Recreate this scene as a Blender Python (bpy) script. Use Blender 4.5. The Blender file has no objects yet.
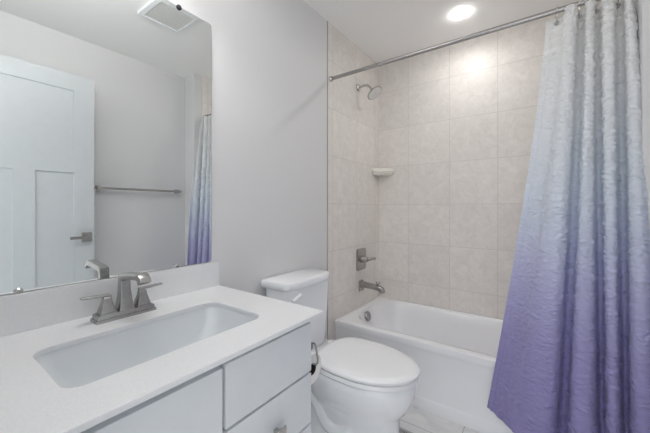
import bpy, bmesh, math, random
from mathutils import Vector, Matrix, noise

random.seed(4)
SC = bpy.context.scene
COL = SC.collection
PI = math.pi

# ------------------------------------------------------------------ camera
FPX, HORIZON, PAN = 303.43, 208.40, 0.6226
CAM = Vector((1.1919, 0.0, 1.1752))
cd = bpy.data.cameras.new('camera')
cam = bpy.data.objects.new('camera', cd); COL.objects.link(cam)
cd.sensor_width = 36.0; cd.sensor_fit = 'HORIZONTAL'
cd.lens = FPX * 36.0 / 650.0
cd.shift_y = (HORIZON - 216.5) / 650.0
cd.clip_start = 0.02
cam.location = CAM
cam.rotation_euler = (PI / 2, 0, PAN)
SC.camera = cam

# ------------------------------------------------------------------ world, lights, exposure
W = bpy.data.worlds.new('world'); SC.world = W; W.use_nodes = True
W.node_tree.nodes['Background'].inputs[0].default_value = (0.97, 0.98, 1.0, 1)
W.node_tree.nodes['Background'].inputs[1].default_value = 1.7

def area(name, loc, power, size, color=(1, 1, 1), rot=(0, 0, 0), shape='DISK', size_y=None):
    l = bpy.data.lights.new(name, 'AREA'); l.energy = power; l.shape = shape; l.size = size
    if size_y: l.size_y = size_y
    l.color = color
    l.spread = 2.95
    o = bpy.data.objects.new(name, l); COL.objects.link(o); o.location = loc; o.rotation_euler = rot
    return o

CEIL = 2.45
LAMP = (0.756, 2.13)
area('shower_downlight_lamp', (LAMP[0], LAMP[1], CEIL - 0.018), 2.0, 0.078, (1.0, 0.988, 0.972))
# vanity bar (its fitting is built further down): one lamp per shade
for yy in (0.225, 0.405, 0.585):
    l = bpy.data.lights.new('vanity_bulb', 'SPOT'); l.spot_size = 2.6; l.spot_blend = 0.35; l.energy = 4.4; l.shadow_soft_size = 0.05; l.color = (1.0, 0.985, 0.965)
    o = bpy.data.objects.new('vanity_bulb', l); COL.objects.link(o); o.location = (0.15, yy, 2.19); o.rotation_euler = (0, -math.radians(28), 0)

for yy in (0.225, 0.405, 0.585):      # added spots aimed up to brighten the ceiling; shades are closed on top
    l = bpy.data.lights.new('ceiling_fill_spot', 'SPOT'); l.spot_size = 2.5; l.spot_blend = 0.8; l.energy = 15; l.shadow_soft_size = 0.05; l.color = (1.0, 0.985, 0.965)
    o = bpy.data.objects.new('ceiling_fill_spot', l); COL.objects.link(o); o.location = (0.16, yy, 2.262); o.rotation_euler = (0, math.radians(180 + 42), 0.0)

vs = SC.view_settings
vs.view_transform = 'Standard'; vs.look = 'None'; vs.gamma = 1; vs.exposure = 0.04
vs.use_curve_mapping = False
SC.cycles.use_denoising = True
SC.cycles.max_bounces = 14
SC.cycles.diffuse_bounces = 8
SC.cycles.glossy_bounces = 6
SC.cycles.caustics_reflective = False
SC.cycles.caustics_refractive = False
SC.cycles.sample_clamp_indirect = 6.0

# ------------------------------------------------------------------ materials
def lin(c):
    def f(v):
        v /= 255.0
        return v / 12.92 if v <= 0.04045 else ((v + 0.055) / 1.055) ** 2.4
    return (f(c[0]), f(c[1]), f(c[2]), 1)

def mat(name, rgb=(200, 200, 200), rough=0.5, metal=0.0, spec=0.5, coat=0.0):
    m = bpy.data.materials.new(name); m.use_nodes = True
    b = m.node_tree.nodes['Principled BSDF']
    b.inputs['Base Color'].default_value = lin(rgb)
    b.inputs['Roughness'].default_value = rough
    b.inputs['Metallic'].default_value = metal
    b.inputs['Specular IOR Level'].default_value = spec
    b.inputs['Coat Weight'].default_value = coat
    return m

class N:
    def __init__(s, m):
        s.t = m.node_tree; s.b = s.t.nodes['Principled BSDF']
    def new(s, kind, **kw):
        n = s.t.nodes.new('ShaderNode' + kind)
        for k, v in kw.items(): setattr(n, k, v)
        return n
    def link(s, a, b): s.t.links.new(a, b)
    def setv(s, n, i, v): n.inputs[i].default_value = v

def speckle(m, base, var, scale=60, bump=0.0, rough_var=0.0, detail=3):
    n = N(m)
    tc = n.new('TexCoord'); nz = n.new('TexNoise')
    n.setv(nz, 'Scale', scale); n.setv(nz, 'Detail', detail)
    n.link(tc.outputs['Object'], nz.inputs['Vector'])
    r = n.new('ValToRGB'); r.color_ramp.elements[0].color = lin(var); r.color_ramp.elements[1].color = lin(base)
    r.color_ramp.elements[0].position = 0.3; r.color_ramp.elements[1].position = 0.6
    n.link(nz.outputs['Fac'], r.inputs['Fac']); n.link(r.outputs['Color'], n.b.inputs['Base Color'])
    if bump:
        bp = n.new('Bump'); n.setv(bp, 'Strength', bump); n.setv(bp, 'Distance', 0.002)
        n.link(nz.outputs['Fac'], bp.inputs['Height']); n.link(bp.outputs['Normal'], n.b.inputs['Normal'])
    return m

M = {}
M['wall'] = speckle(mat('wall_paint', rough=0.55), (219, 219, 220), (216, 216, 217), 180, 0.06)
M['ceiling'] = speckle(mat('ceiling_paint', rough=0.8), (246, 246, 245), (244, 244, 243), 180, 0.05)
M['trim'] = speckle(mat('white_trim_paint', rough=0.35), (234, 236, 238), (232, 234, 236), 20)
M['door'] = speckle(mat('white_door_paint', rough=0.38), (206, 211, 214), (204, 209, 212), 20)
M['cabinet'] = speckle(mat('white_cabinet_lacquer', rough=0.32), (220, 224, 227), (218, 222, 225), 14)
M['dark'] = mat('gap_shade', (92, 92, 94), 0.9)
M['quartz'] = speckle(mat('white_quartz', rough=0.3), (230, 231, 233), (221, 222, 224), 420, 0, detail=4)
M['porcelain'] = speckle(mat('white_porcelain', rough=0.1, coat=0.5), (240, 242, 245), (238, 240, 243), 6)
M['basin'] = speckle(mat('white_basin_china', rough=0.12, coat=0.4), (222, 226, 229), (220, 224, 227), 6)
M['seat'] = speckle(mat('white_seat_plastic', rough=0.22), (241, 242, 244), (239, 240, 242), 6)
M['tub'] = speckle(mat('white_tub_acrylic', rough=0.16, coat=0.3), (240, 241, 244), (238, 239, 242), 6)
M['nickel'] = speckle(mat('brushed_nickel', rough=0.27, metal=1.0), (178, 176, 174), (168, 166, 164), 90)
M['chrome'] = speckle(mat('satin_chrome', rough=0.2, metal=1.0), (200, 198, 195), (186, 184, 181), 60)
M['black'] = mat('black_plastic', (38, 36, 36), 0.5)
M['edge'] = speckle(mat('tile_edge_shadow', rough=0.4), (168, 162, 155), (160, 154, 147), 60)  # darkened colour stands in for the shadow line along the tile edge
M['grille'] = speckle(mat('grey_grille', rough=0.7), (226, 226, 224), (220, 220, 218), 80)
M['register'] = speckle(mat('register_metal', rough=0.5), (190, 190, 188), (176, 176, 174), 120)
M['paper'] = speckle(mat('tissue_paper', rough=0.95), (242, 241, 239), (234, 233, 231), 300, 0.3)
M['card'] = mat('cardboard_core', (52, 43, 37), 0.9)
M['ceramic'] = speckle(mat('cream_ceramic', rough=0.2), (240, 236, 228), (236, 232, 224), 20)
M['glass'] = speckle(mat('mirror_silver', rough=0.0, metal=1.0), (243, 246, 245), (242, 245, 244), 4)
M['mirror_edge'] = mat('mirror_edge', (120, 128, 128), 0.3)

def emissive(name, rgb, strength):
    m = bpy.data.materials.new(name); m.use_nodes = True
    b = m.node_tree.nodes['Principled BSDF']
    b.inputs['Base Color'].default_value = lin(rgb)
    b.inputs['Emission Color'].default_value = lin(rgb)
    b.inputs['Emission Strength'].default_value = strength
    return m
M['lens'] = emissive('lit_lens', (255, 252, 248), 48.0)
M['shade'] = emissive('lit_shade', (255, 250, 244), 2.0)

def tile_mat(name, axis, off_h, off_v, size):
    m = mat(name, rough=0.42, spec=0.35); n = N(m)
    tc = n.new('NewGeometry'); sp = n.new('SeparateXYZ'); n.link(tc.outputs['Position'], sp.inputs[0])
    cb = n.new('CombineXYZ')
    for i, (src, off) in enumerate(((axis, off_h), ('Z', off_v))):
        a = n.new('Math', operation='SUBTRACT'); n.link(sp.outputs[src], a.inputs[0]); a.inputs[1].default_value = off - 10 * size
        n.link(a.outputs[0], cb.inputs[i])
    br = n.new('TexBrick', offset=0.0, squash=1.0)
    n.link(cb.outputs[0], br.inputs['Vector'])
    n.setv(br, 'Scale', 1.0); n.setv(br, 'Brick Width', size); n.setv(br, 'Row Height', size)
    n.setv(br, 'Mortar Size', 0.0022); n.setv(br, 'Mortar Smooth', 0.15); n.setv(br, 'Bias', 0.0)
    n.setv(br, 'Color1', (0.0, 0, 0, 1)); n.setv(br, 'Color2', (1, 1, 1, 1)); n.setv(br, 'Mortar', (0.5, 0.5, 0.5, 1))
    # cloudy stone body
    n1 = n.new('TexNoise'); n.setv(n1, 'Scale', 16.0); n.setv(n1, 'Detail', 9.0); n.setv(n1, 'Roughness', 0.68); n.setv(n1, 'Distortion', 0.9)
    n.link(tc.outputs['Position'], n1.inputs['Vector'])
    r1 = n.new('ValToRGB')
    e = r1.color_ramp.elements
    e[0].position = 0.33; e[0].color = lin((222, 217, 212)); e[1].position = 0.72; e[1].color = lin((236, 232, 228))
    n.link(n1.outputs['Fac'], r1.inputs['Fac'])
    # small pits
    n2 = n.new('TexNoise'); n.setv(n2, 'Scale', 75.0); n.setv(n2, 'Detail', 4.0)
    n.link(tc.outputs['Position'], n2.inputs['Vector'])
    r2 = n.new('ValToRGB'); e = r2.color_ramp.elements
    e[0].position = 0.3; e[0].color = (0.95, 0.945, 0.94, 1); e[1].position = 0.47; e[1].color = (1, 1, 1, 1)
    n.link(n2.outputs['Fac'], r2.inputs['Fac'])
    mx = n.new('MixRGB', blend_type='MULTIPLY'); mx.inputs[0].default_value = 1
    n.link(r1.outputs['Color'], mx.inputs[1]); n.link(r2.outputs['Color'], mx.inputs[2])
    # per tile tone
    tv = n.new('MapRange'); n.setv(tv, 'To Min', 0.975); n.setv(tv, 'To Max', 1.02); n.link(br.outputs['Color'], tv.inputs['Value'])
    mt = n.new('MixRGB', blend_type='MULTIPLY'); mt.inputs[0].default_value = 1
    n.link(mx.outputs[0], mt.inputs[1]); n.link(tv.outputs[0], mt.inputs[2])
    mg = n.new('MixRGB'); mg.inputs[2].default_value = lin((210, 205, 199))
    n.link(br.outputs['Fac'], mg.inputs[0]); n.link(mt.outputs[0], mg.inputs[1])
    n.link(mg.outputs[0], n.b.inputs['Base Color'])
    inv = n.new('Math', operation='MULTIPLY_ADD'); n.link(br.outputs['Fac'], inv.inputs[0]); inv.inputs[1].default_value = -1.0; inv.inputs[2].default_value = 1.0
    bp = n.new('Bump'); n.setv(bp, 'Strength', 0.5); n.setv(bp, 'Distance', 0.0015)
    n.link(inv.outputs[0], bp.inputs['Height']); n.link(bp.outputs['Normal'], n.b.inputs['Normal'])
    return m

TILE = 0.3293
M['tile_left'] = tile_mat('shower_tile_left', 'Y', 2.076, 1.8664, TILE)
M['tile_back'] = tile_mat('shower_tile_back', 'X', 0.2711, 1.8664, TILE)

def floor_mat():
    m = mat('floor_tile', rough=0.3); n = N(m)
    tc = n.new('NewGeometry'); sp = n.new('SeparateXYZ'); n.link(tc.outputs['Position'], sp.inputs[0])
    cb = n.new('CombineXYZ')
    for i, (src, off) in enumerate((('X', 0.85 - 6.1 - 0.305), ('Y', 1.617 - 3.05))):
        a = n.new('Math', operation='SUBTRACT'); n.link(sp.outputs[src], a.inputs[0]); a.inputs[1].default_value = off
        n.link(a.outputs[0], cb.inputs[i])
    br = n.new('TexBrick', offset=0.5, squash=1.0); n.link(cb.outputs[0], br.inputs['Vector'])
    n.setv(br, 'Scale', 1.0); n.setv(br, 'Brick Width', 0.61); n.setv(br, 'Row Height', 0.305)
    n.setv(br, 'Mortar Size', 0.002); n.setv(br, 'Mortar Smooth', 0.1)
    n1 = n.new('TexNoise'); n.setv(n1, 'Scale', 5.0); n.setv(n1, 'Detail', 8.0); n.setv(n1, 'Distortion', 1.5)
    n.link(tc.outputs['Position'], n1.inputs['Vector'])
    r1 = n.new('ValToRGB'); e = r1.color_ramp.elements
    e[0].position = 0.35; e[0].color = lin((226, 226, 226)); e[1].position = 0.6; e[1].color = lin((243, 242, 240))
    n.link(n1.outputs['Fac'], r1.inputs['Fac'])
    mg = n.new('MixRGB'); mg.inputs[2].default_value = lin((176, 174, 172))
    n.link(br.outputs['Fac'], mg.inputs[0]); n.link(r1.outputs['Color'], mg.inputs[1]); n.link(mg.outputs[0], n.b.inputs['Base Color'])
    return m
M['floor'] = floor_mat()

def curtain_mat():
    m = bpy.data.materials.new('ombre_seersucker'); m.use_nodes = True
    n = N(m); t = m.node_tree
    b = n.b; b.inputs['Roughness'].default_value = 0.5; b.inputs['Specular IOR Level'].default_value = 0.45
    b.inputs['Sheen Weight'].default_value = 0.25; b.inputs['Sheen Roughness'].default_value = 0.4
    uv = n.new('UVMap', uv_map='fabric'); sp = n.new('SeparateXYZ'); n.link(uv.outputs[0], sp.inputs[0])
    # wobble so that the dyed gradient is not ruler straight
    r = n.new('ValToRGB'); cr = r.color_ramp; cr.interpolation = 'B_SPLINE'
    stops = [(0.0, (158, 150, 202)), (0.12, (163, 156, 207)), (0.24, (170, 165, 214)), (0.36, (194, 194, 230)), (0.47, (218, 224, 243)),
             (0.58, (232, 239, 248)), (0.70, (240, 244, 249)), (0.86, (248, 249, 250)), (1.0, (249, 249, 248))]
    cr.elements[0].position = 0; cr.elements[0].color = lin(stops[0][1]); cr.elements[1].position = 1; cr.elements[1].color = lin(stops[-1][1])
    for p, c in stops[1:-1]:
        e = cr.elements.new(p); e.color = lin(c)
    mr = n.new('MapRange'); n.setv(mr, 'From Min', 0.15); n.setv(mr, 'From Max', 2.05); n.link(sp.outputs['Y'], mr.inputs['Value'])
    n.link(mr.outputs[0], r.inputs['Fac'])
    n.link(r.outputs['Color'], b.inputs['Base Color'])
    # fine crinkle of the weave on top of the modelled puckers
    mp = n.new('Mapping'); mp.inputs['Scale'].default_value = (22, 75, 1); n.link(uv.outputs[0], mp.inputs['Vector'])
    nz = n.new('TexNoise'); n.setv(nz, 'Scale', 1.0); n.setv(nz, 'Detail', 1.0); n.setv(nz, 'Distortion', 1.0); n.link(mp.outputs[0], nz.inputs['Vector'])
    bp = n.new('Bump'); n.setv(bp, 'Strength', 0.8); n.setv(bp, 'Distance', 0.012)
    n.link(nz.outputs['Fac'], bp.inputs['Height']); n.link(bp.outputs['Normal'], b.inputs['Normal'])
    tr = n.new('BsdfTranslucent'); n.link(r.outputs['Color'], tr.inputs['Color'])
    mx = n.new('MixShader'); mx.inputs[0].default_value = 0.25
    out = t.nodes['Material Output']
    n.link(b.outputs[0], mx.inputs[1]); n.link(tr.outputs[0], mx.inputs[2]); n.link(mx.outputs[0], out.inputs['Surface'])
    return m
M['curtain'] = curtain_mat()

# ------------------------------------------------------------------ mesh helpers
def B(): return bmesh.new()

def obj(name, bm, m, parent=None, smooth=False, bevel=0.0, seg=2, angle=0.6, subsurf=0):
    bmesh.ops.recalc_face_normals(bm, faces=bm.faces[:])
    me = bpy.data.meshes.new(name); bm.to_mesh(me); bm.free()
    me.materials.append(M[m] if isinstance(m, str) else m)
    if smooth:
        for p in me.polygons: p.use_smooth = True
        me.set_sharp_from_angle(angle=angle)
    o = bpy.data.objects.new(name, me); COL.objects.link(o)
    if parent is not None:
        o.parent = parent
        o.matrix_parent_inverse = parent_world(parent).inverted()
    if bevel:
        md = o.modifiers.new('bevel', 'BEVEL'); md.width = bevel; md.segments = seg; md.limit_method = 'ANGLE'; md.angle_limit = 0.7
        for p in me.polygons: p.use_smooth = True
        me.set_sharp_from_angle(angle=0.6)
        md.harden_normals = True
    if subsurf:
        md = o.modifiers.new('sub', 'SUBSURF'); md.levels = subsurf; md.render_levels = subsurf
    return o

def parent_world(p):
    m = Matrix.Translation(p.location)
    return m if p.parent is None else parent_world(p.parent) @ p.matrix_parent_inverse @ m

def tag(o, label, cat, group=None, kind=None):
    o['label'] = label; o['category'] = cat
    if group: o['group'] = group
    if kind: o['kind'] = kind
    return o

def thing(name, label, cat, loc=(0, 0, 0), group=None):
    o = bpy.data.objects.new(name, None); COL.objects.link(o); o.location = loc
    o.empty_display_size = 0.05
    return tag(o, label, cat, group)

def struct(name, bm, m, parent=None, label=None, **kw):
    o = obj(name, bm, m, parent, **kw)
    if parent is None: o['kind'] = 'structure'
    if label: o['label'] = label
    return o

def box(bm, lo, hi):
    x0, y0, z0 = lo; x1, y1, z1 = hi
    v = [bm.verts.new(p) for p in ((x0, y0, z0), (x1, y0, z0), (x1, y1, z0), (x0, y1, z0), (x0, y0, z1), (x1, y0, z1), (x1, y1, z1), (x0, y1, z1))]
    for f in ((0, 3, 2, 1), (4, 5, 6, 7), (0, 1, 5, 4), (1, 2, 6, 5), (2, 3, 7, 6), (3, 0, 4, 7)):
        bm.faces.new([v[i] for i in f])
    return bm

def rrect(cx, cy, hx, hy, r, k=5, edge=0):
    """closed rounded rectangle, counter-clockwise (x, y)"""
    r = max(min(r, hx - 1e-5, hy - 1e-5), 1e-5)
    out = []
    for q, (sx, sy) in enumerate(((1, 1), (-1, 1), (-1, -1), (1, -1))):
        c = (cx + sx * (hx - r), cy + sy * (hy - r))
        for i in range(k + 1):
            a = q * PI / 2 + (PI / 2) * i / k
            out.append((c[0] + r * math.cos(a), c[1] + r * math.sin(a)))
    if edge:
        full = []
        n = len(out)
        for i in range(n):
            full.append(out[i])
            if (i + 1) % (k + 1) == 0:
                p, q = out[i], out[(i + 1) % n]
                for e in range(1, edge + 1):
                    s = e / (edge + 1); full.append((p[0] * (1 - s) + q[0] * s, p[1] * (1 - s) + q[1] * s))
        out = full
    return out

def loft(bm, rings, cap0=True, cap1=True):
    vs_ = [[bm.verts.new(p) for p in r] for r in rings]
    n = len(vs_[0])
    for a, b in zip(vs_[:-1], vs_[1:]):
        for i in range(n):
            j = (i + 1) % n
            bm.faces.new((a[i], a[j], b[j], b[i]))
    if cap0: bm.faces.new(vs_[0][::-1])
    if cap1: bm.faces.new(vs_[-1])
    return bm

def at_z(ring, z): return [(x, y, z) for x, y in ring]
def on_x(ring, x): return [(x, a, b) for a, b in ring]       # ring laid in the y-z plane
def circle(cx, cy, r, n=24): return [(cx + r * math.cos(2 * PI * i / n), cy + r * math.sin(2 * PI * i / n)) for i in range(n)]

def tube(bm, pts, rad, n=14, cap=True):
    pts = [Vector(p) for p in pts]
    rads = rad if isinstance(rad, (list, tuple)) else [rad] * len(pts)
    rings = []; up = None
    for i, p in enumerate(pts):
        d = (pts[min(i + 1, len(pts) - 1)] - pts[max(i - 1, 0)]).normalized()
        if up is None:
            up = Vector((0, 0, 1)) if abs(d.z) < 0.9 else Vector((1, 0, 0))
        u = (up - d * up.dot(d)).normalized(); v = d.cross(u); up = u
        rings.append([tuple(p + (u * math.cos(2 * PI * k / n) + v * math.sin(2 * PI * k / n)) * rads[i]) for k in range(n)])
    return loft(bm, rings, cap, cap)

def bez(pts, n=8):
    """Catmull-Rom through points of any dimension"""
    P = [Vector(p) for p in pts]; out = []
    for i in range(len(P) - 1):
        p0 = P[i - 1] if i else P[i] * 2 - P[i + 1]
        p1, p2 = P[i], P[i + 1]
        p3 = P[i + 2] if i + 2 < len(P) else P[i + 1] * 2 - P[i]
        for k in range(n):
            t = k / n
            out.append(0.5 * ((2 * p1) + (p2 - p0) * t + (2 * p0 - 5 * p1 + 4 * p2 - p3) * t * t + (3 * p1 - p0 - 3 * p2 + p3) * t ** 3))
    out.append(P[-1]); return out

def lathe(bm, prof, origin, axis, n=28):
    """prof: (radius, along) pairs; axis: unit Vector"""
    a = Vector(axis).normalized(); ref = Vector((0, 0, 1)) if abs(a.z) < 0.9 else Vector((1, 0, 0))
    u = (ref - a * ref.dot(a)).normalized(); v = a.cross(u); o = Vector(origin)
    rings = [[tuple(o + a * h + (u * math.cos(2 * PI * k / n) + v * math.sin(2 * PI * k / n)) * max(r, 1e-4)) for k in range(n)] for r, h in prof]
    return loft(bm, rings, True, True)

# ------------------------------------------------------------------ room shell
WX = 1.6544          # wall opposite the mirror
AX = 1.493           # right end of the tub alcove
JOG = 1.6055         # where the alcove return starts
TE = 1.6898          # near edge of the shower tile
YB = 2.4853          # back wall
NW = 0.03            # inside face of the wall with the doorway
T = 0.1
struct('floor', box(B(), (-T, -1.2, -0.06), (WX + T, YB + T, 0)), 'floor', label='pale grey tiled bathroom floor')
struct('ceiling', box(B(), (-T, -0.1, CEIL), (WX + T, YB + T, CEIL + 0.06)), 'ceiling', label='smooth white ceiling')
struct('wall_left', box(B(), (-T, -0.1, 0), (0, YB + T, CEIL)), 'wall', label='pale grey painted wall behind vanity and toilet')
struct('wall_right', box(B(), (WX, -0.1, 0), (WX + T, JOG, CEIL)), 'wall', label='grey painted wall with towel bar, seen in mirror')
struct('wall_alcove', box(B(), (AX, JOG, 0), (WX + T, YB + T, CEIL)), 'wall', label='painted return at the far end of tub')
struct('wall_back', box(B(), (0, YB, 0), (AX, YB + T, CEIL)), 'tile_back', label='beige stone-look tiled wall along the tub')
struct('wall_shower', box(B(), (0.0, TE, 0), (0.003, YB, CEIL)), 'tile_left', label='beige tiled wall carrying the shower fittings')
struct('wall_return', box(B(), (AX - 0.007, TE, 0), (AX, YB, CEIL)), 'tile_left', label='beige tiled end wall of the tub alcove')
struct('trim_1', box(B(), (0.0, TE - 0.006, 0.12), (0.0040, TE, CEIL)), M['edge'], label='slim strip darkened as the shadow line where tile meets paint')
DX0, DX1, DH = 0.79, 1.54, 2.135
bm = B(); box(bm, (0, -0.09, 0), (DX0, NW, CEIL)); box(bm, (DX1, -0.09, 0), (WX, NW, CEIL)); box(bm, (DX0, -0.09, DH), (DX1, NW, CEIL))
struct('wall_near', bm, 'wall', label='painted wall with the doorway')
bm = B()
box(bm, (DX0 - 0.06, NW, 0), (DX0 + 0.012, NW + 0.012, DH + 0.06)); box(bm, (DX1 - 0.012, NW, 0), (DX1 + 0.06, NW + 0.012, DH + 0.06))
box(bm, (DX0 + 0.012, NW, DH - 0.012), (DX1 - 0.012, NW + 0.012, DH + 0.06))
struct('trim_2', bm, 'trim', label='white casing around the doorway', bevel=0.002)
bb = lambda lo, hi: box(B(), lo, hi)
struct('baseboard_left', bb((0, 0.83, 0), (0.014, TE - 0.008, 0.12)), 'trim', bevel=0.003)
struct('baseboard_right', bb((WX - 0.014, NW + 0.014, 0), (WX, JOG - 0.014, 0.12)), 'trim', bevel=0.003)
struct('baseboard_alcove', bb((AX, JOG - 0.014, 0), (WX, JOG, 0.12)), 'trim', bevel=0.003)

# open door leaf standing in front of the right wall (seen in the mirror)
FX, DY0, DY1, DZ1 = 1.50, 0.062, 0.822, 2.112
ST = 0.118
def shaker_leaf():
    bm = B(); x0, x1 = FX, FX + 0.036
    box(bm, (x0 + 0.009, DY0 + ST - 0.001, 0.012), (x1 - 0.009, DY1 - ST + 0.001, DZ1 - 0.05))      # recessed panels
    box(bm, (x0, DY0, 0.01), (x1, DY0 + ST, DZ1)); box(bm, (x0, DY1 - ST, 0.01), (x1, DY1, DZ1))      # stiles
    for z0, z1 in ((DZ1 - 0.11, DZ1), (1.425, 1.552), (0.01, 0.21)):
        box(bm, (x0, DY0 + ST, z0), (x1, DY1 - ST, z1))
    box(bm, (x0, 0.399, 0.21), (x1, 0.503, 1.425))
    return bm
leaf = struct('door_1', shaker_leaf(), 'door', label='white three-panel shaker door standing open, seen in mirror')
leaf['category'] = 'door'
HY, HZ = 0.776, 0.969
hb = B()
loft(hb, [on_x(rrect(HY, HZ, 0.031, 0.033, 0.004), FX - 0.0005), on_x(rrect(HY, HZ, 0.031, 0.033, 0.004), FX - 0.008), on_x(rrect(HY, HZ, 0.029, 0.031, 0.004), FX - 0.010)])
hd = obj('door_handle', hb, 'nickel', leaf, smooth=True)
hb = B(); tube(hb, [(FX - 0.009, HY, HZ), (FX - 0.05, HY, HZ)], 0.010)
box(hb, (FX - 0.056, HY - 0.105, HZ - 0.010), (FX - 0.042, HY + 0.012, HZ + 0.010))
obj('lever', hb, 'nickel', hd, bevel=0.002)
hb = B(); box(hb, (FX + 0.0365, HY - 0.03, HZ - 0.03), (FX + 0.044, HY + 0.03, HZ + 0.03)); box(hb, (FX + 0.066, HY - 0.1, HZ - 0.01), (FX + 0.078, HY + 0.012, HZ + 0.01)); tube(hb, [(FX + 0.044, HY, HZ), (FX + 0.07, HY, HZ)], 0.01)
obj('lever', hb, 'nickel', hd, bevel=0.002)
hb = B(); box(hb, (FX + 0.008, DY1 - 0.001, HZ - 0.028), (FX + 0.028, DY1 + 0.0008, HZ + 0.028)); box(hb, (FX + 0.012, DY1, HZ - 0.008), (FX + 0.024, DY1 + 0.008, HZ + 0.008))
obj('latch', hb, 'nickel', leaf)
for hz in (0.22, 1.06, 1.9):
    hb = B(); tube(hb, [(FX - 0.004, DY0 - 0.007, hz - 0.045), (FX - 0.004, DY0 - 0.007, hz + 0.045)], 0.006, 10)
    obj('hinge', hb, 'nickel', leaf, smooth=True)

# ------------------------------------------------------------------ vanity
CT, CB = 0.832, 0.8190          # counter top and underside
VY0, VY1 = 0.034, 0.826        # counter extent along the wall
CX1 = 0.595                    # counter front
vc = thing('vanity_cabinet', 'white flat-front vanity cabinet under the quartz countertop', 'cabinet', (0.28, 0.43, 0))
bm = B()
box(bm, (0.004, VY0 + 0.004, 0.10), (0.512, VY0 + 0.022, CB - 0.0005)); box(bm, (0.004, 0.792, 0.10), (0.512, 0.810, CB - 0.0005))
box(bm, (0.004, VY0 + 0.022, 0.10), (0.512, 0.792, 0.115)); box(bm, (0.004, VY0 + 0.022, 0.115), (0.012, 0.792, CB - 0.0005)); box(bm, (0.496, VY0 + 0.022, 0.115), (0.512, 0.792, CB - 0.0005))
obj('body', bm, 'cabinet', vc)
bm = B(); box(bm, (0.02, VY0 + 0.01, 0.0), (0.47, 0.80, 0.0995)); obj('toe_kick', bm, 'cabinet', vc)
FRX0, FRX1 = 0.5125, 0.560
d = obj('door', box(B(), (FRX0, VY0 + 0.008, 0.115), (FRX1, 0.4545, 0.787)), 'cabinet', vc, bevel=0.002)
for k, (z0, z1) in enumerate(((0.6305, 0.792), (0.459, 0.6235), (0.115, 0.452))):
    dr = obj('drawer', box(B(), (FRX0, 0.463, z0), (FRX1, 0.780 + 0.022, z1)), 'cabinet', vc, bevel=0.002)
    if k:
        zc = 0.530 if k == 1 else 0.36
        kb = B(); yc = 0.632
        box(kb, (FRX1, yc - 0.006, zc - 0.006), (FRX1 + 0.024, yc + 0.006, zc + 0.006))
        loft(kb, [on_x(rrect(yc, zc, 0.017, 0.018, 0.002), FRX1 + 0.024), on_x(rrect(yc, zc, 0.017, 0.018, 0.002), FRX1 + 0.029), on_x(rrect(yc, zc, 0.0155, 0.0165, 0.002), FRX1 + 0.031)])
        obj('knob', kb, 'chrome', dr, smooth=True)['label'] = 'square satin knob'

ct = thing('countertop', 'white speckled quartz countertop with rectangular sink cutout', 'countertop', (0.3, 0.43, CB))
def counter():
    bm = B(); k = 6; e = 6
    hole = lambda z, g=0.0: at_z(rrect(0.3325, 0.4255, 0.1365 - g, 0.2485 - g, 0.04, k, e), z)
    outer = lambda z, g=0.0: at_z(rrect((0.002 + CX1) / 2, (VY0 + VY1) / 2, (CX1 - 0.002) / 2 - g, (VY1 - VY0) / 2 - g, 0.004, k, e), z)
    rings = [hole(CB), hole(CT - 0.0015), hole(CT, -0.0015), outer(CT, 0.0015), outer(CT - 0.0015), outer(CB), hole(CB)]
    vs_ = [[bm.verts.new(p) for p in r] for r in rings[:-1]]; vs_.append(vs_[0])
    n = len(vs_[0])
    for a, b in zip(vs_[:-1], vs_[1:]):
        for i in range(n):
            j = (i + 1) % n; bm.faces.new((a[i], a[j], b[j], b[i]))
    return bm
obj('slab', counter(), 'quartz', ct, smooth=True, angle=0.5)
obj('backsplash', box(B(), (0.0015, VY0, CT + 0.0002), (0.0197, VY1 - 0.001, 0.9387)), 'quartz', ct, bevel=0.0015)

sk = thing('sink_basin', 'rectangular white undermount sink below the faucet', 'sink', (0.3325, 0.4255, 0.66))
def basin():
    bm = B(); k = 6; e = 6
    R = lambda z, g, r=0.04, oy=0: at_z(rrect(0.3325, 0.4255, 0.1365 + g, 0.2485 + g, r, k, e), z)
    S = lambda z, hx, hy, r: at_z(rrect(0.3325, 0.4255, hx, hy, r, k, e), z)
    rings = [R(CB - 0.0005, 0.022), R(CB - 0.0005, 0.003), R(CB - 0.004, 0.0015), S(0.77, 0.132, 0.24, 0.042), S(0.715, 0.124, 0.215, 0.05), S(0.695, 0.114, 0.195, 0.05), S(0.687, 0.09, 0.165, 0.045), S(0.683, 0.03, 0.05, 0.025),
             S(0.681, 0.02, 0.02, 0.019)]
    outer = [S(0.671, 0.02, 0.02, 0.019), S(0.673, 0.03, 0.05, 0.025), S(0.675, 0.10, 0.175, 0.05), S(0.70, 0.134, 0.225, 0.05), S(0.77, 0.145, 0.250, 0.05), R(CB - 0.012, 0.012, 0.045), R(CB - 0.012, 0.022)]
    return loft(bm, rings + outer + [rings[0]], False, False)
obj('bowl', basin(), 'basin', sk, smooth=True, angle=0.9)
db = B(); lathe(db, [(0.004, -0.002), (0.021, -0.002), (0.023, 0.001), (0.021, 0.0035), (0.016, 0.003), (0.014, 0.006), (0.001, 0.007)], (0.3325, 0.4255, 0.6835), (0, 0, 1))
obj('drain', db, 'nickel', sk, smooth=True)

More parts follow.
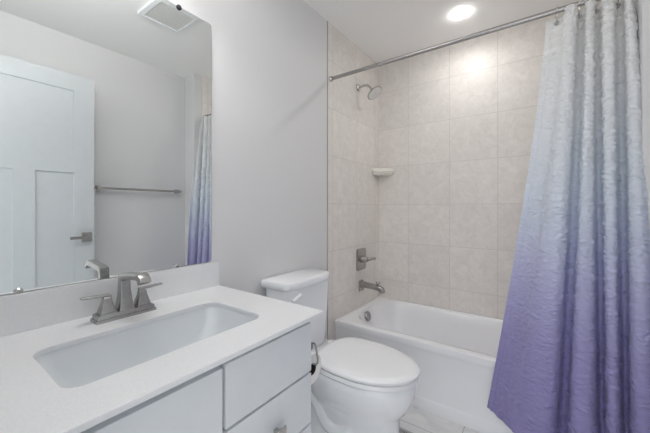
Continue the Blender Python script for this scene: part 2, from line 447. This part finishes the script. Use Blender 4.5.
# ------------------------------------------------------------------ faucet
fx, fy = 0.0985, 0.4185
fa = thing('faucet', 'brushed nickel two-handle centerset faucet behind the sink', 'faucet', (fx, fy, CT))
R4 = lambda z, hx, hy, r=0.003, cx=fx, cy=fy: at_z(rrect(cx, cy, hx, hy, r, 3), z)
bm = B(); loft(bm, [R4(CT, 0.0285, 0.086), R4(CT + 0.008, 0.0275, 0.085), R4(CT + 0.0085, 0.0245, 0.082), R4(CT + 0.019, 0.0235, 0.081), R4(CT + 0.021, 0.023, 0.079)])
obj('base_plate', bm, 'nickel', fa, smooth=True, angle=0.5)
def handle(cy, sgn):
    bm = B(); z = CT + 0.021
    loft(bm, [R4(z, 0.0215, 0.0225, 0.002, fx, cy), R4(z + 0.003, 0.0210, 0.0220, 0.002, fx, cy), R4(z + 0.0035, 0.0190, 0.0200, 0.002, fx, cy), R4(z + 0.012, 0.0175, 0.0185, 0.002, fx, cy), R4(z + 0.024, 0.0140, 0.0150, 0.002, fx, cy), R4(z + 0.036, 0.0110, 0.0120, 0.002, fx, cy), R4(z + 0.047, 0.0105, 0.0105, 0.002, fx, cy), R4(z + 0.050, 0.008, 0.008, 0.002, fx, cy)])
    h = obj('handle', bm, 'nickel', fa, smooth=True, angle=0.5)
    bm = B(); zt = z + 0.0505
    rr = lambda y, hw, h0, h1: [(fx - hw, y, h0), (fx + hw, y, h0), (fx + hw, y, h1), (fx - hw, y, h1)]
    loft(bm, [rr(cy - sgn * 0.010, 0.0095, zt - 0.001, zt + 0.006), rr(cy + sgn * 0.012, 0.009, zt + 0.001, zt + 0.008), rr(cy + sgn * 0.063, 0.0065, zt + 0.004, zt + 0.010), rr(cy + sgn * 0.066, 0.0055, zt + 0.005, zt + 0.0095)])
    obj('lever', bm, 'nickel', h, bevel=0.001)
handle(fy - 0.051, -1); handle(fy + 0.051, 1)
def spout():
    # rectangular section swept up the column and over towards the bowl; wide flared foot
    P = [  # x, z, half depth along the path normal, half width (y), direction angle (0 = up, 90 = towards +x)
        (fx - 0.004, CT + 0.021, 0.0230, 0.0225, 0), (fx - 0.004, CT + 0.030, 0.0205, 0.0205, 0), (fx - 0.005, CT + 0.050, 0.0170, 0.0175, 0), (fx - 0.006, CT + 0.080, 0.0140, 0.0150, 0),
        (fx - 0.006, CT + 0.104, 0.0130, 0.0142, 0), (fx - 0.004, CT + 0.1225, 0.0150, 0.0142, 44), (fx + 0.012, CT + 0.1280, 0.0110, 0.0142, 84), (fx + 0.045, CT + 0.1315, 0.0095, 0.0146, 85),
        (fx + 0.085, CT + 0.1365, 0.0095, 0.0152, 85), (fx + 0.108, CT + 0.1385, 0.0100, 0.0156, 90), (fx + 0.122, CT + 0.1365, 0.0110, 0.0158, 108), (fx + 0.131, CT + 0.1290, 0.0115, 0.0158, 138), (fx + 0.135, CT + 0.1210, 0.0115, 0.0156, 155)]
    rings = []
    for x, z, hd_, hw, a in P:
        a = math.radians(a); nx, nz = math.cos(a), -math.sin(a)      # normal of the path in the x-z plane
        ring = []
        for (p, q) in rrect(0, 0, hd_, hw, 0.0025, 3):
            ring.append((x + nx * p, fy + q, z + nz * p))
        rings.append(ring)
    return loft(B(), rings)
obj('spout', spout(), 'nickel', fa, smooth=True, angle=0.6)

# ------------------------------------------------------------------ mirror
mi = thing('mirror', 'large frameless wall mirror above the backsplash', 'mirror', (0, 0.43, 0.94))
MZ0, MZ1, MY0, MY1 = 0.9405, 1.985, 0.055, 0.794
bm = B(); ring = [(y, z) for y, z in rrect((MY0 + MY1) / 2, (MZ0 + MZ1) / 2, (MY1 - MY0) / 2, (MZ1 - MZ0) / 2, 0.012, 4)]
loft(bm, [on_x(ring, 0.001), on_x(ring, 0.0059)]); obj('backing', bm, 'mirror_edge', mi)
bm = B(); ring = [(y, z) for y, z in rrect((MY0 + MY1) / 2, (MZ0 + MZ1) / 2, (MY1 - MY0) / 2 - 0.001, (MZ1 - MZ0) / 2 - 0.001, 0.0115, 4)]
loft(bm, [on_x(ring, 0.006), on_x(ring, 0.0066)]); obj('glass', bm, 'glass', mi)
for cyy, zz, s in ((0.188, MZ0 + 0.003, 1), (0.636, MZ0 + 0.001, 1), (0.647, MZ1 - 0.004, -1), (0.188, MZ1 - 0.004, -1)):
    bm = B(); lathe(bm, [(0.0105, 0), (0.0105, 0.003), (0.008, 0.0055), (0.002, 0.006)], (0.0067, cyy, zz), (1, 0, 0), 20)
    obj('clip', bm, 'chrome' if s > 0 else 'black', mi, smooth=True)

# ------------------------------------------------------------------ toilet
TY = 1.305
to = thing('toilet', 'white elongated two-piece toilet with closed lid', 'toilet', (0.35, TY, 0))
def egg(xb, xf, hw, pb=0.62, n=48, sx=0.46, pf=1.0, wy=1.0):
    """outline seen from above: blunt back at xb, round nose at xf, half width hw; sx: where it is widest"""
    xc = xb + (xf - xb) * sx; out = []
    for i in range(n):
        a = 2 * PI * i / n; c, s_ = math.cos(a), math.sin(a)
        if c >= 0:
            x = xc + (xf - xc) * abs(c) ** pf; y = hw * math.copysign(abs(s_) ** wy, s_)
        else:
            x = xc - (xc - xb) * abs(c) ** pb; y = hw * math.copysign(abs(s_) ** 0.8, s_)
        out.append((x, TY + y))
    return out
def toilet_body():
    bm = B()
    E_ = lambda z, *a, **k: at_z(egg(*a, **k), z)
    loft(bm, [E_(0.0, 0.12, 0.668, 0.122, 0.5, sx=0.62, pf=0.8), E_(0.020, 0.12, 0.670, 0.123, 0.5, sx=0.62, pf=0.8), E_(0.034, 0.13, 0.666, 0.112, 0.5, sx=0.62, pf=0.8),
              E_(0.10, 0.15, 0.663, 0.106, 0.55, sx=0.62, pf=0.8), E_(0.17, 0.165, 0.662, 0.108, 0.55, sx=0.62, pf=0.8), E_(0.210, 0.18, 0.664, 0.114, 0.6, sx=0.60, pf=0.85), E_(0.240, 0.195, 0.678, 0.130, 0.62, sx=0.56, pf=0.9), E_(0.262, 0.198, 0.697, 0.147, 0.62, sx=0.54),
              E_(0.295, 0.205, 0.716, 0.166, 0.62, sx=0.52), E_(0.335, 0.215, 0.732, 0.179, 0.62, sx=0.5), E_(0.375, 0.22, 0.737, 0.183, 0.62, sx=0.5), E_(0.402, 0.22, 0.738, 0.184, 0.62, sx=0.5), E_(0.408, 0.223, 0.734, 0.181, 0.62, sx=0.5)])
    # shelf the tank stands on
    Rr = lambda z, x0, x1, hw, r: at_z(rrect((x0 + x1) / 2, TY, (x1 - x0) / 2, hw, r, 5), z)
    loft(bm, [Rr(0.25, 0.06, 0.30, 0.075, 0.04), Rr(0.33, 0.035, 0.33, 0.115, 0.04), Rr(0.375, 0.03, 0.34, 0.150, 0.04), Rr(0.398, 0.03, 0.34, 0.155, 0.04), Rr(0.406, 0.036, 0.334, 0.149, 0.04)])
    # trapway standing out on both flanks
    for s in (-1, 1):
        path = bez([(0.50, TY + s * 0.070, 0.20), (0.42, TY + s * 0.088, 0.125), (0.34, TY + s * 0.092, 0.135), (0.27, TY + s * 0.085, 0.215), (0.20, TY + s * 0.075, 0.245), (0.155, TY + s * 0.07, 0.16), (0.15, TY + s * 0.07, 0.03)], 6)
        tube(bm, path, 0.036, 14)
    return bm
obj('bowl', toilet_body(), 'porcelain', to, smooth=True, angle=1.0)
def tank():
    Rr = lambda z, x1, hw, r=0.055: at_z(rrect((0.016 + x1) / 2, TY - 0.040, (x1 - 0.016) / 2, hw, r, 6), z)
    return loft(B(), [Rr(0.4065, 0.172, 0.174), Rr(0.43, 0.184, 0.182), Rr(0.60, 0.193, 0.186), Rr(0.77, 0.198, 0.189)])
obj('tank', tank(), 'porcelain', to, smooth=True, angle=0.8)
def tank_lid():
    def D(z, g=0.0):
        ty = TY - 0.040
        pts = []
        hw, dx = 0.1965 - g, 0.206 - g
        # flat back, bowed front
        pts.append((0.012 + g, ty - hw + 0.01)); pts.append((0.022 + g, ty - hw))
        for i in range(0, 25):
            a = -PI / 2 + PI * i / 24
            pts.append((0.012 + 0.10 + (dx - 0.10) * abs(math.cos(a)) ** 0.45, ty + hw * math.copysign(abs(math.sin(a)) ** 0.7, math.sin(a))))
        pts.append((0.022 + g, ty + hw)); pts.append((0.012 + g, ty + hw - 0.01))
        return at_z(pts, z)
    return loft(B(), [D(0.7705, 0.008), D(0.772, 0.003), D(0.776, 0), D(0.803, 0), D(0.808, 0.003), D(0.810, 0.010)])
obj('tank_lid', tank_lid(), 'porcelain', to, smooth=True, angle=0.7)
sb = B(); E2 = lambda z, xb, xf, hw: at_z(egg(xb, xf, hw, 0.55, 64, 0.47), z)
loft(sb, [E2(0.4085, 0.31, 0.675, 0.115), E2(0.4128, 0.31, 0.680, 0.120), E2(0.4130, 0.260, 0.744, 0.185), E2(0.4145, 0.258, 0.747, 0.187), E2(0.430, 0.258, 0.747, 0.187), E2(0.4325, 0.260, 0.745, 0.1855)])
obj('seat', sb, 'seat', to, smooth=True, angle=0.9)
sb = B()
loft(sb, [E2(0.4330, 0.31, 0.675, 0.115), E2(0.4378, 0.31, 0.680, 0.120), E2(0.4380, 0.257, 0.749, 0.187), E2(0.440, 0.256, 0.750, 0.188), E2(0.450, 0.256, 0.752, 0.189), E2(0.456, 0.262, 0.745, 0.183), E2(0.461, 0.285, 0.715, 0.160), E2(0.4635, 0.34, 0.64, 0.105), E2(0.464, 0.42, 0.55, 0.04)])
obj('seat_lid', sb, 'seat', to, smooth=True, angle=0.9)
for s in (-1, 1):
    hb = B(); loft(hb, [at_z(rrect(0.246, TY + s * 0.075, 0.022, 0.022, 0.012), 0.4065), at_z(rrect(0.246, TY + s * 0.075, 0.022, 0.022, 0.012), 0.438), at_z(rrect(0.246, TY + s * 0.075, 0.016, 0.016, 0.01), 0.444)])
    obj('hinge', hb, 'seat', to, smooth=True, angle=0.8)
lb = B(); lathe(lb, [(0.012, 0), (0.013, 0.010), (0.009, 0.014)], (0.190, 1.158, 0.745), (1, 0, 0), 18)
tube(lb, [(0.203, 1.158, 0.745), (0.216, 1.150, 0.744), (0.219, 1.125, 0.738), (0.219, 1.100, 0.730), (0.217, 1.086, 0.730)], [0.008, 0.011, 0.0095, 0.009, 0.0105], 12)
obj('flush_lever', lb, 'seat', to, smooth=True, angle=0.9)

# ------------------------------------------------------------------ toilet paper
ROLL = Vector((0.455, 0.870, 0.604))
tp = thing('toilet_paper_holder', 'bent nickel paper holder on the vanity side panel', 'toilet paper holder', (0.5, 0.811, 0.70))
hb = B(); lathe(hb, [(0.020, 0), (0.020, 0.006), (0.010, 0.010)], (0.535, 0.8105, 0.703), (0, 1, 0), 18); obj('flange', hb, 'nickel', tp, smooth=True)
hb = B(); tube(hb, bez([(0.535, 0.82, 0.703), (0.535, 0.842, 0.701), (0.536, 0.854, 0.690), (0.537, 0.862, 0.660), (0.537, 0.868, 0.630), (0.530, 0.870, 0.614), (0.512, 0.870, 0.610), (0.40, 0.870, 0.610)], 6), 0.0036, 10)
obj('arm', hb, 'nickel', tp, smooth=True)
rl = thing('toilet_paper_roll', 'white toilet paper roll hanging beside the vanity', 'toilet paper', (ROLL.x, ROLL.y, ROLL.z - 0.055))
def roll():
    bm = B(); r0, r1 = 0.0215, 0.055; n = 40; x0, x1 = 0.40, 0.512
    c = lambda r, x: [(x, ROLL.y + r * math.cos(2 * PI * i / n), ROLL.z - 0.014 + r * math.sin(2 * PI * i / n)) for i in range(n)]
    return loft(bm, [c(r0, x0), c(r1 - 0.002, x0), c(r1, x0 + 0.002), c(r1, x1 - 0.002), c(r1 - 0.002, x1), c(r0, x1), c(r0, x0)], False, False)
obj('paper', roll(), 'paper', rl, smooth=True, angle=0.6)
def core():
    bm = B(); n = 32; c = lambda r, x: [(x, ROLL.y + r * math.cos(2 * PI * i / n), ROLL.z - 0.014 + r * math.sin(2 * PI * i / n)) for i in range(n)]
    return loft(bm, [c(0.0212, 0.4), c(0.0212, 0.511), c(0.0202, 0.511), c(0.0202, 0.4), c(0.0212, 0.4)], False, False)
obj('core', core(), 'card', rl, smooth=True, angle=0.6)

# ------------------------------------------------------------------ bathtub
TZ, TF = 0.3926, 1.7695
X0, X1, Y1t = 0.0035, AX - 0.0085, YB - 0.002
tb = thing('bathtub', 'white alcove bathtub between the tiled walls', 'bathtub', (0.75, 2.1, 0))
def tub():
    k, e = 8, 10
    def O(z, f, g=0.0):
        return at_z(rrect((X0 + X1) / 2, (f + Y1t) / 2, (X1 - X0) / 2 - g, (Y1t - f) / 2 - g, 0.004 + g, k, e), z)
    def I(z, x0, x1, y0, y1, r): return at_z(rrect((x0 + x1) / 2, (y0 + y1) / 2, (x1 - x0) / 2, (y1 - y0) / 2, r, k, e), z)
    rings = [O(0.001, TF - 0.002), O(0.058, TF - 0.002), O(0.066, TF + 0.004), O(0.074, TF + 0.009), O(0.335, TF + 0.009), O(0.350, TF + 0.003), O(0.360, TF), O(TZ - 0.009, TF), O(TZ - 0.003, TF, 0.002), O(TZ, TF, 0.008),
             I(TZ, 0.052, 1.42, TF + 0.060, 2.446, 0.24), I(TZ - 0.003, 0.057, 1.414, TF + 0.066, 2.440, 0.24), I(TZ - 0.014, 0.063, 1.405, TF + 0.074, 2.432, 0.24), I(0.30, 0.084, 1.36, TF + 0.10, 2.405, 0.23), I(0.18, 0.13, 1.27, TF + 0.125, 2.38, 0.20),
             I(0.11, 0.17, 1.20, TF + 0.145, 2.36, 0.17), I(0.085, 0.24, 1.14, TF + 0.18, 2.32, 0.15), I(0.080, 0.4, 0.95, 1.99 + 0.05, 2.25, 0.08)]
    return loft(B(), rings, True, True)
obj('shell', tub(), 'tub', tb, smooth=True, angle=0.7)
ob = B(); lathe(ob, [(0.036, -0.004), (0.038, 0.006), (0.034, 0.013), (0.014, 0.0135), (0.011, 0.018), (0.002, 0.0185)], (0.0775, 2.120, 0.333), (1, 0, 0.25), 28)
obj('overflow_plate', ob, 'nickel', tb, smooth=True)
ob = B(); lathe(ob, [(0.03, 0), (0.03, 0.004), (0.02, 0.006), (0.002, 0.008)], (0.33, 2.15, 0.082), (0, 0, 1), 24)
obj('drain', ob, 'nickel', tb, smooth=True)

# ------------------------------------------------------------------ shower fittings
SX = 0.003
SY = 2.150
sp_ = thing('tub_spout', 'brushed nickel tub spout with diverter, low on tile', 'tub spout', (SX, SY, 0.552))
def rsweep(P, y, k=3):
    rings = []
    for x, z, hd_, hw, a in P:
        a = math.radians(a); nx, nz = math.cos(a), -math.sin(a)
        rings.append([(x + nx * p, y + q, z + nz * p) for p, q in rrect(0, 0, hd_, hw, min(hd_, hw) * 0.6, k)])
    return loft(B(), rings)
bm = B(); loft(bm, [on_x(rrect(SY, 0.556, 0.034, 0.044, 0.010, 4), SX), on_x(rrect(SY, 0.556, 0.034, 0.044, 0.010, 4), SX + 0.006), on_x(rrect(SY, 0.556, 0.030, 0.040, 0.009, 4), SX + 0.010)])
obj('flange', bm, 'nickel', sp_, smooth=True, angle=0.6)
obj('body', rsweep([(SX + 0.009, 0.566, 0.027, 0.026, 90), (SX + 0.04, 0.567, 0.023, 0.024, 92), (SX + 0.09, 0.565, 0.020, 0.023, 93), (SX + 0.14, 0.561, 0.020, 0.023, 96), (SX + 0.165, 0.556, 0.021, 0.023, 104), (SX + 0.182, 0.546, 0.021, 0.023, 125), (SX + 0.188, 0.532, 0.019, 0.022, 150), (SX + 0.190, 0.524, 0.017, 0.020, 165)], SY, 5), 'nickel', sp_, smooth=True, angle=0.8)
bm = B(); lathe(bm, [(0.008, 0), (0.008, 0.010), (0.015, 0.014), (0.017, 0.024), (0.013, 0.030), (0.002, 0.0305)], (SX + 0.150, SY, 0.578), (0, 0, 1), 18)
obj('diverter_knob', bm, 'nickel', sp_, smooth=True)

VYc, VZc = 2.150, 0.768
va = thing('shower_valve', 'square nickel shower valve plate with lever, above spout', 'shower valve', (SX, VYc, VZc))
bm = B(); loft(bm, [on_x(rrect(VYc, VZc, 0.076, 0.086, 0.022, 5), SX), on_x(rrect(VYc, VZc, 0.076, 0.086, 0.022, 5), SX + 0.006), on_x(rrect(VYc, VZc, 0.068, 0.078, 0.018, 5), SX + 0.012)])
obj('plate', bm, 'nickel', va, smooth=True, angle=0.5)
bm = B(); lathe(bm, [(0.028, 0), (0.027, 0.012), (0.022, 0.030), (0.020, 0.048), (0.016, 0.052), (0.002, 0.053)], (SX + 0.012, VYc, VZc), (1, 0, 0), 24)
hbx = obj('boss', bm, 'nickel', va, smooth=True)
bm = B(); tube(bm, [(SX + 0.05, VYc, VZc), (SX + 0.064, VYc + 0.008, VZc), (SX + 0.078, VYc + 0.03, VZc + 0.004), (SX + 0.090, VYc + 0.05, VZc + 0.006), (SX + 0.096, VYc + 0.064, VZc + 0.006)], [0.014, 0.014, 0.0125, 0.0115, 0.0105], 12)
obj('lever', bm, 'nickel', hbx, smooth=True)

HYc = 2.107
sh = thing('showerhead', 'round nickel shower head on curved arm, high on tile', 'shower head', (SX, HYc, 2.129))
bm = B(); lathe(bm, [(0.030, 0), (0.030, 0.004), (0.020, 0.012), (0.012, 0.015)], (SX, HYc, 2.129), (1, 0, 0), 24)
obj('flange', bm, 'chrome', sh, smooth=True)
bm = B(); tube(bm, bez([(SX + 0.01, HYc, 2.129), (0.05, HYc, 2.136), (0.085, HYc, 2.130), (0.112, HYc, 2.105), (0.124, HYc, 2.088)], 6), 0.0095, 14)
obj('arm', bm, 'chrome', sh, smooth=True)
ax = Vector((0.60, 0.0, -0.80)).normalized()
bm = B(); lathe(bm, [(0.011, -0.006), (0.015, 0.004), (0.017, 0.014), (0.030, 0.020), (0.058, 0.030), (0.063, 0.034), (0.063, 0.040), (0.060, 0.042)], (0.124, HYc, 2.088), ax, 32)
hdp = obj('head', bm, 'chrome', sh, smooth=True, angle=0.7)
bm = B(); lathe(bm, [(0.055, 0.0422), (0.055, 0.0435), (0.05, 0.044), (0.002, 0.045)], (0.124, HYc, 2.088), ax, 32)
obj('spray_face', bm, 'grille', hdp, smooth=True)

sf = B()
def shelf_ring(z, r, th=0.0):
    c = (SX + 0.0005, YB - 0.0005); pts = [c]
    a = 0.145 * r
    pts += [(c[0], c[1] - a), (c[0] + 0.012 * r, c[1] - a - 0.004)]
    for i in range(1, 10):
        t = i / 10; p = Vector((c[0] + 0.02 * r, c[1] - a)).lerp(Vector((c[0] + a, c[1] - 0.02 * r)), t)
        bulge = 0.012 * r * math.sin(PI * t); pts.append((p.x + bulge * 0.7, p.y - bulge * 0.7))
    pts += [(c[0] + a + 0.004, c[1] - 0.012 * r), (c[0] + a, c[1])]
    return at_z(pts, z)
loft(sf, [shelf_ring(1.462, 0.82), shelf_ring(1.478, 0.92), shelf_ring(1.488, 0.93), shelf_ring(1.492, 1.0), shelf_ring(1.514, 1.0), shelf_ring(1.518, 0.97), shelf_ring(1.516, 0.88), shelf_ring(1.508, 0.82)])
o = obj('corner_shelf', sf, 'ceramic', None, smooth=True, angle=0.5)
tag(o, 'small cream ceramic corner shelf on the shower tile', 'shelf')

# ------------------------------------------------------------------ recessed light, exhaust vent
rl_ = thing('recessed_light', 'lit round recessed downlight in the shower ceiling', 'ceiling light', (LAMP[0], LAMP[1], CEIL))
bm = B(); n = 40
c = lambda r, z: at_z(circle(LAMP[0], LAMP[1], r, n), z)
loft(bm, [c(0.052, CEIL - 0.0002), c(0.052, CEIL - 0.0012), c(0.050, CEIL - 0.002), c(0.045, CEIL - 0.002), c(0.0425, CEIL - 0.0002)], False, False)
obj('trim_ring', bm, 'trim', rl_, smooth=True)
bm = B(); loft(bm, [c(0.0420, CEIL - 0.0004), c(0.0420, CEIL - 0.009), c(0.040, CEIL - 0.013), c(0.033, CEIL - 0.015)]); obj('lens', bm, 'lens', rl_, smooth=True)

vx, vy = 0.812, 1.022
ve = thing('ceiling_vent', 'white square exhaust vent in the ceiling, seen in mirror', 'vent', (vx, vy, CEIL))
bm = B(); R_ = lambda z, h, q: at_z(rrect(vx, vy, h, q, 0.012, 4), z)
G_ = lambda z, h, q: at_z(rrect(vx + 0.012, vy + 0.008, h, q, 0.003, 4), z)
loft(bm, [R_(CEIL - 0.0003, 0.156, 0.135), R_(CEIL - 0.010, 0.156, 0.135), R_(CEIL - 0.014, 0.152, 0.131), G_(CEIL - 0.015, 0.113, 0.112), G_(CEIL - 0.010, 0.110, 0.109), G_(CEIL - 0.0003, 0.110, 0.109)], False, False)
obj('frame', bm, 'trim', ve, smooth=True, angle=0.4)
bm = B(); box(bm, (vx + 0.012 - 0.109, vy + 0.008 - 0.108, CEIL - 0.0075), (vx + 0.012 + 0.109, vy + 0.008 + 0.108, CEIL - 0.006))
for i in range(22):
    yy = vy + 0.008 - 0.105 + i * 0.010
    box(bm, (vx + 0.012 - 0.1085, yy - 0.0032, CEIL - 0.012), (vx + 0.012 + 0.1085, yy + 0.0032, CEIL - 0.0075))
obj('grille', bm, 'grille', ve)

# ------------------------------------------------------------------ towel bar
tw = thing('towel_bar', 'satin towel bar on wall past the door, seen in mirror', 'towel bar', (WX, 1.2, 1.333))
for yy in (0.885, 1.520):
    bm = B(); box(bm, (WX - 0.008, yy - 0.021, 1.333 - 0.021), (WX - 0.0002, yy + 0.021, 1.333 + 0.021)); box(bm, (WX - 0.068, yy - 0.012, 1.333 - 0.012), (WX - 0.008, yy + 0.012, 1.333 + 0.012))
    obj('bracket', bm, 'chrome', tw, bevel=0.002)
bm = B(); box(bm, (WX - 0.063, 0.897, 1.333 - 0.009), (WX - 0.047, 1.508, 1.333 + 0.009)); obj('rail', bm, 'nickel', tw, bevel=0.002)

# ------------------------------------------------------------------ vanity light (above the mirror, out of frame)
vl = thing('vanity_light', 'three-shade vanity light above the mirror', 'wall light', (0, 0.425, 2.16))
bm = B(); box(bm, (0.0005, 0.12, 2.20), (0.022, 0.73, 2.28)); obj('back_plate', bm, 'nickel', vl, bevel=0.003)
for yy in (0.225, 0.405, 0.585):
    bm = B(); tube(bm, bez([(0.021, yy, 2.24), (0.08, yy, 2.26), (0.125, yy, 2.255), (0.13, yy, 2.235)], 5), 0.008, 10); obj('arm', bm, 'nickel', vl, smooth=True)
    bm = B(); n = 24; c = lambda r, z: at_z(circle(0.13, yy, r, n), z)
    loft(bm, [c(0.02, 2.236), c(0.036, 2.230), c(0.044, 2.205), c(0.047, 2.20), c(0.045, 2.20), c(0.042, 2.205), c(0.034, 2.228), c(0.018, 2.234)], True, True)
    obj('shade', bm, 'shade', vl, smooth=True)

# ------------------------------------------------------------------ floor register
rg = thing('floor_register', 'grey metal floor register beside the toilet base', 'floor vent', (0.58, 1.51, 0))
rx0, rx1, ry0, ry1 = 0.46, 0.715, 1.44, 1.552
bm = B(); box(bm, (rx0, ry0, 0.0003), (rx1, ry0 + 0.012, 0.006)); box(bm, (rx0, ry1 - 0.012, 0.0003), (rx1, ry1, 0.006))
box(bm, (rx0, ry0 + 0.012, 0.0003), (rx0 + 0.014, ry1 - 0.012, 0.006)); box(bm, (rx1 - 0.014, ry0 + 0.012, 0.0003), (rx1, ry1 - 0.012, 0.006))
obj('frame', bm, 'register', rg)
bm = B()
for i in range(20):
    xx = rx0 + 0.02 + i * 0.0113
    box(bm, (xx, ry0 + 0.012, 0.001), (xx + 0.0055, ry1 - 0.012, 0.005))
for j in range(3):
    yy = ry0 + 0.03 + j * 0.026
    box(bm, (rx0 + 0.014, yy, 0.001), (rx1 - 0.014, yy + 0.004, 0.0045))
obj('louver', bm, 'register', rg)
bm = B(); box(bm, (rx0 + 0.014, ry0 + 0.012, 0.0002), (rx1 - 0.014, ry1 - 0.012, 0.0008)); obj('duct_shade', bm, 'dark', rg)  # dark sheet standing in for the shade below the louvers

# ------------------------------------------------------------------ curtain rod, curtain, hooks
RY, RZ = 1.7222, 2.0671
rd = thing('curtain_rod', 'straight silver shower curtain rod spanning the alcove', 'curtain rod', (0.75, RY, RZ))
bm = B(); tube(bm, [(SX + 0.006, RY, RZ), (AX - 0.014, RY, RZ)], 0.0118, 20); obj('rod', bm, 'nickel', rd, smooth=True)
for x, s in ((SX + 0.0003, 1), (AX - 0.0073, -1)):
    bm = B(); lathe(bm, [(0.019, 0), (0.019, 0.006), (0.015, 0.014), (0.0122, 0.016)], (x, RY, RZ), (s, 0, 0), 24); obj('flange', bm, 'chrome', rd, smooth=True)

def x_at(u, y): return CAM.x + y * math.tan(math.atan((u - 325) / FPX) - PAN)
TOPZ, HEMZ = 2.042, 0.170
top = [(546, 1.742), (551, 1.746), (557, 1.738), (563, 1.728), (566.5, 1.708), (564.5, 1.682), (566, 1.660), (571, 1.652), (576, 1.660), (578, 1.682), (576.5, 1.712), (579, 1.733), (583, 1.736), (586, 1.714), (584.5, 1.690), (586, 1.670), (590, 1.664), (594, 1.672), (595, 1.695), (593.5, 1.718),
       (596, 1.736), (600, 1.730), (602, 1.705), (600.5, 1.682), (603, 1.662), (609, 1.655), (614, 1.664), (616, 1.690), (614.5, 1.716), (617.5, 1.736), (622, 1.728), (623.5, 1.700), (623, 1.680), (626, 1.668), (630, 1.674), (631, 1.700), (630.5, 1.722), (632.5, 1.735), (635, 1.715)]
bot = [(487, 1.724), (490, 1.712), (494, 1.694), (500, 1.664), (507, 1.628), (514, 1.596), (524, 1.568), (536, 1.552), (548, 1.560), (555, 1.592), (557, 1.632), (561, 1.652), (566, 1.640), (567, 1.606), (568, 1.574), (573, 1.552), (582, 1.544), (591, 1.550), (597, 1.580), (599, 1.618),
       (602, 1.642), (606, 1.630), (607, 1.600), (608, 1.572), (611, 1.556), (615, 1.552), (619, 1.560), (622, 1.590), (623, 1.630), (626, 1.652), (630, 1.640), (631, 1.606), (633, 1.572), (640, 1.550), (650, 1.545), (658, 1.560), (661, 1.590), (664, 1.580), (667, 1.545)]
top = [(x_at(u, y), y) for u, y in top]
bot = [(x_at(u, y), y) for u, y in bot]
top[-3:] = [(1.470, 1.722), (1.477, 1.735), (1.483, 1.705)]
TS = bez(top, 10); BS = bez(bot, 10)
def curtain():
    bm = B(); uvl = bm.loops.layers.uv.new('fabric')
    rows = 440; n = len(TS); grid = []; pos = []; s_len = [0.0]
    for i in range(1, n): s_len.append(s_len[-1] + (BS[i] - BS[i - 1]).length)
    for r in range(rows + 1):
        t = r / rows; z = TOPZ + (HEMZ - TOPZ) * t
        row = []
        for i in range(n):
            e = max(0.0, (i / (n - 1) - 0.55) / 0.45)
            w = t ** (1.25 - 0.85 * e)
            p = TS[i].lerp(BS[i], w)
            sag = 0.010 * math.sin(9 * s_len[i] + 1.0) * math.sin(PI * t)          # small wander of the folds
            dip = 0.012 * (1 - t) * max(0.0, math.sin(s_len[i] * 22)) * 0.4
            top_drop = 0.0
            row.append(Vector((p.x, p.y + sag * 0.5, z - dip * (1 - t) - top_drop)))
        pos.append(row)
    for r in range(rows + 1):
        row = []
        for i in range(n):
            p = pos[r][i]
            du = pos[r][min(i + 1, n - 1)] - pos[r][max(i - 1, 0)]
            dv = pos[min(r + 1, rows)][i] - pos[max(r - 1, 0)][i]
            nn = du.cross(dv); nn.normalize()
            q = Vector((s_len[i] * 19.0, p.z * 66.0, 3.0))
            q.y += 1.3 * noise.noise(Vector((s_len[i] * 14.0, p.z * 14.0, 9.0)))
            k = noise.noise(q)
            h = 0.0040 * (1.0 - 2.6 * abs(k)) + 0.0012 * noise.noise(q * 1.9)
            edge = min(s_len[i], s_len[-1] - s_len[i])
            h *= 0.35 + 0.65 * min(1.0, edge / 0.04)
            if abs(edge - 0.026) < 0.004: h -= 0.004                     # stitched side hem
            row.append(bm.verts.new(p + nn * h))
        grid.append(row)
    for r in range(rows):
        for i in range(n - 1):
            f = bm.faces.new((grid[r][i], grid[r][i + 1], grid[r + 1][i + 1], grid[r + 1][i]))
            idx = ((r, i), (r, i + 1), (r + 1, i + 1), (r + 1, i))
            for lp, (rr, ii) in zip(f.loops, idx): lp[uvl].uv = (s_len[ii], grid[rr][ii].co.z)
    return bm
cu = thing('shower_curtain', 'puckered white-to-purple ombre shower curtain hanging from the rod', 'shower curtain', (1.3, 1.66, HEMZ))
pn = obj('panel', curtain(), 'curtain', cu, smooth=True, angle=3.0)
sd = pn.modifiers.new('thick', 'SOLIDIFY'); sd.thickness = 0.0016; sd.offset = 0

ORD = ['first', 'second', 'third', 'fourth', 'fifth', 'sixth', 'seventh']
HOOK_I = [2, 11, 20, 29, 36]
def hook_meshes(px, py):
    """wire loop over the rod with a roller ball and a tail through the grommet"""
    bm = B(); pts = []
    for i in range(15):
        a = math.radians(-60 + 300 * i / 14)
        pts.append((px, RY + 0.0155 * math.cos(a), RZ + 0.0155 * math.sin(a)))
    pts += [(px, RY - 0.007, RZ - 0.030), (px, (RY + py) / 2 - 0.005, RZ - 0.042), (px, py - 0.007, TOPZ - 0.022), (px, py + 0.002, TOPZ - 0.030), (px, py + 0.008, TOPZ - 0.018)]
    return tube(bm, bez(pts, 2), 0.0016, 8)
for k, i in enumerate(HOOK_I):
    x, y = top[i]
    o = obj('curtain_hook', hook_meshes(x, y), 'chrome', None, smooth=True)
    tag(o, '%s silver curtain hook on the rod, counted from curtain\'s left edge' % ORD[k], 'curtain hook', 'curtain hooks on the rod')
    bm = B(); n = 18
    ring = lambda r, yy: [(x + r * math.cos(2 * PI * q / n), yy, TOPZ - 0.024 + r * math.sin(2 * PI * q / n)) for q in range(n)]
    loft(bm, [ring(0.005, y - 0.0028), ring(0.010, y - 0.0028), ring(0.011, y), ring(0.010, y + 0.0028), ring(0.005, y + 0.0028), ring(0.005, y - 0.0028)], False, False)
    obj('grommet', bm, 'chrome', cu, smooth=True)
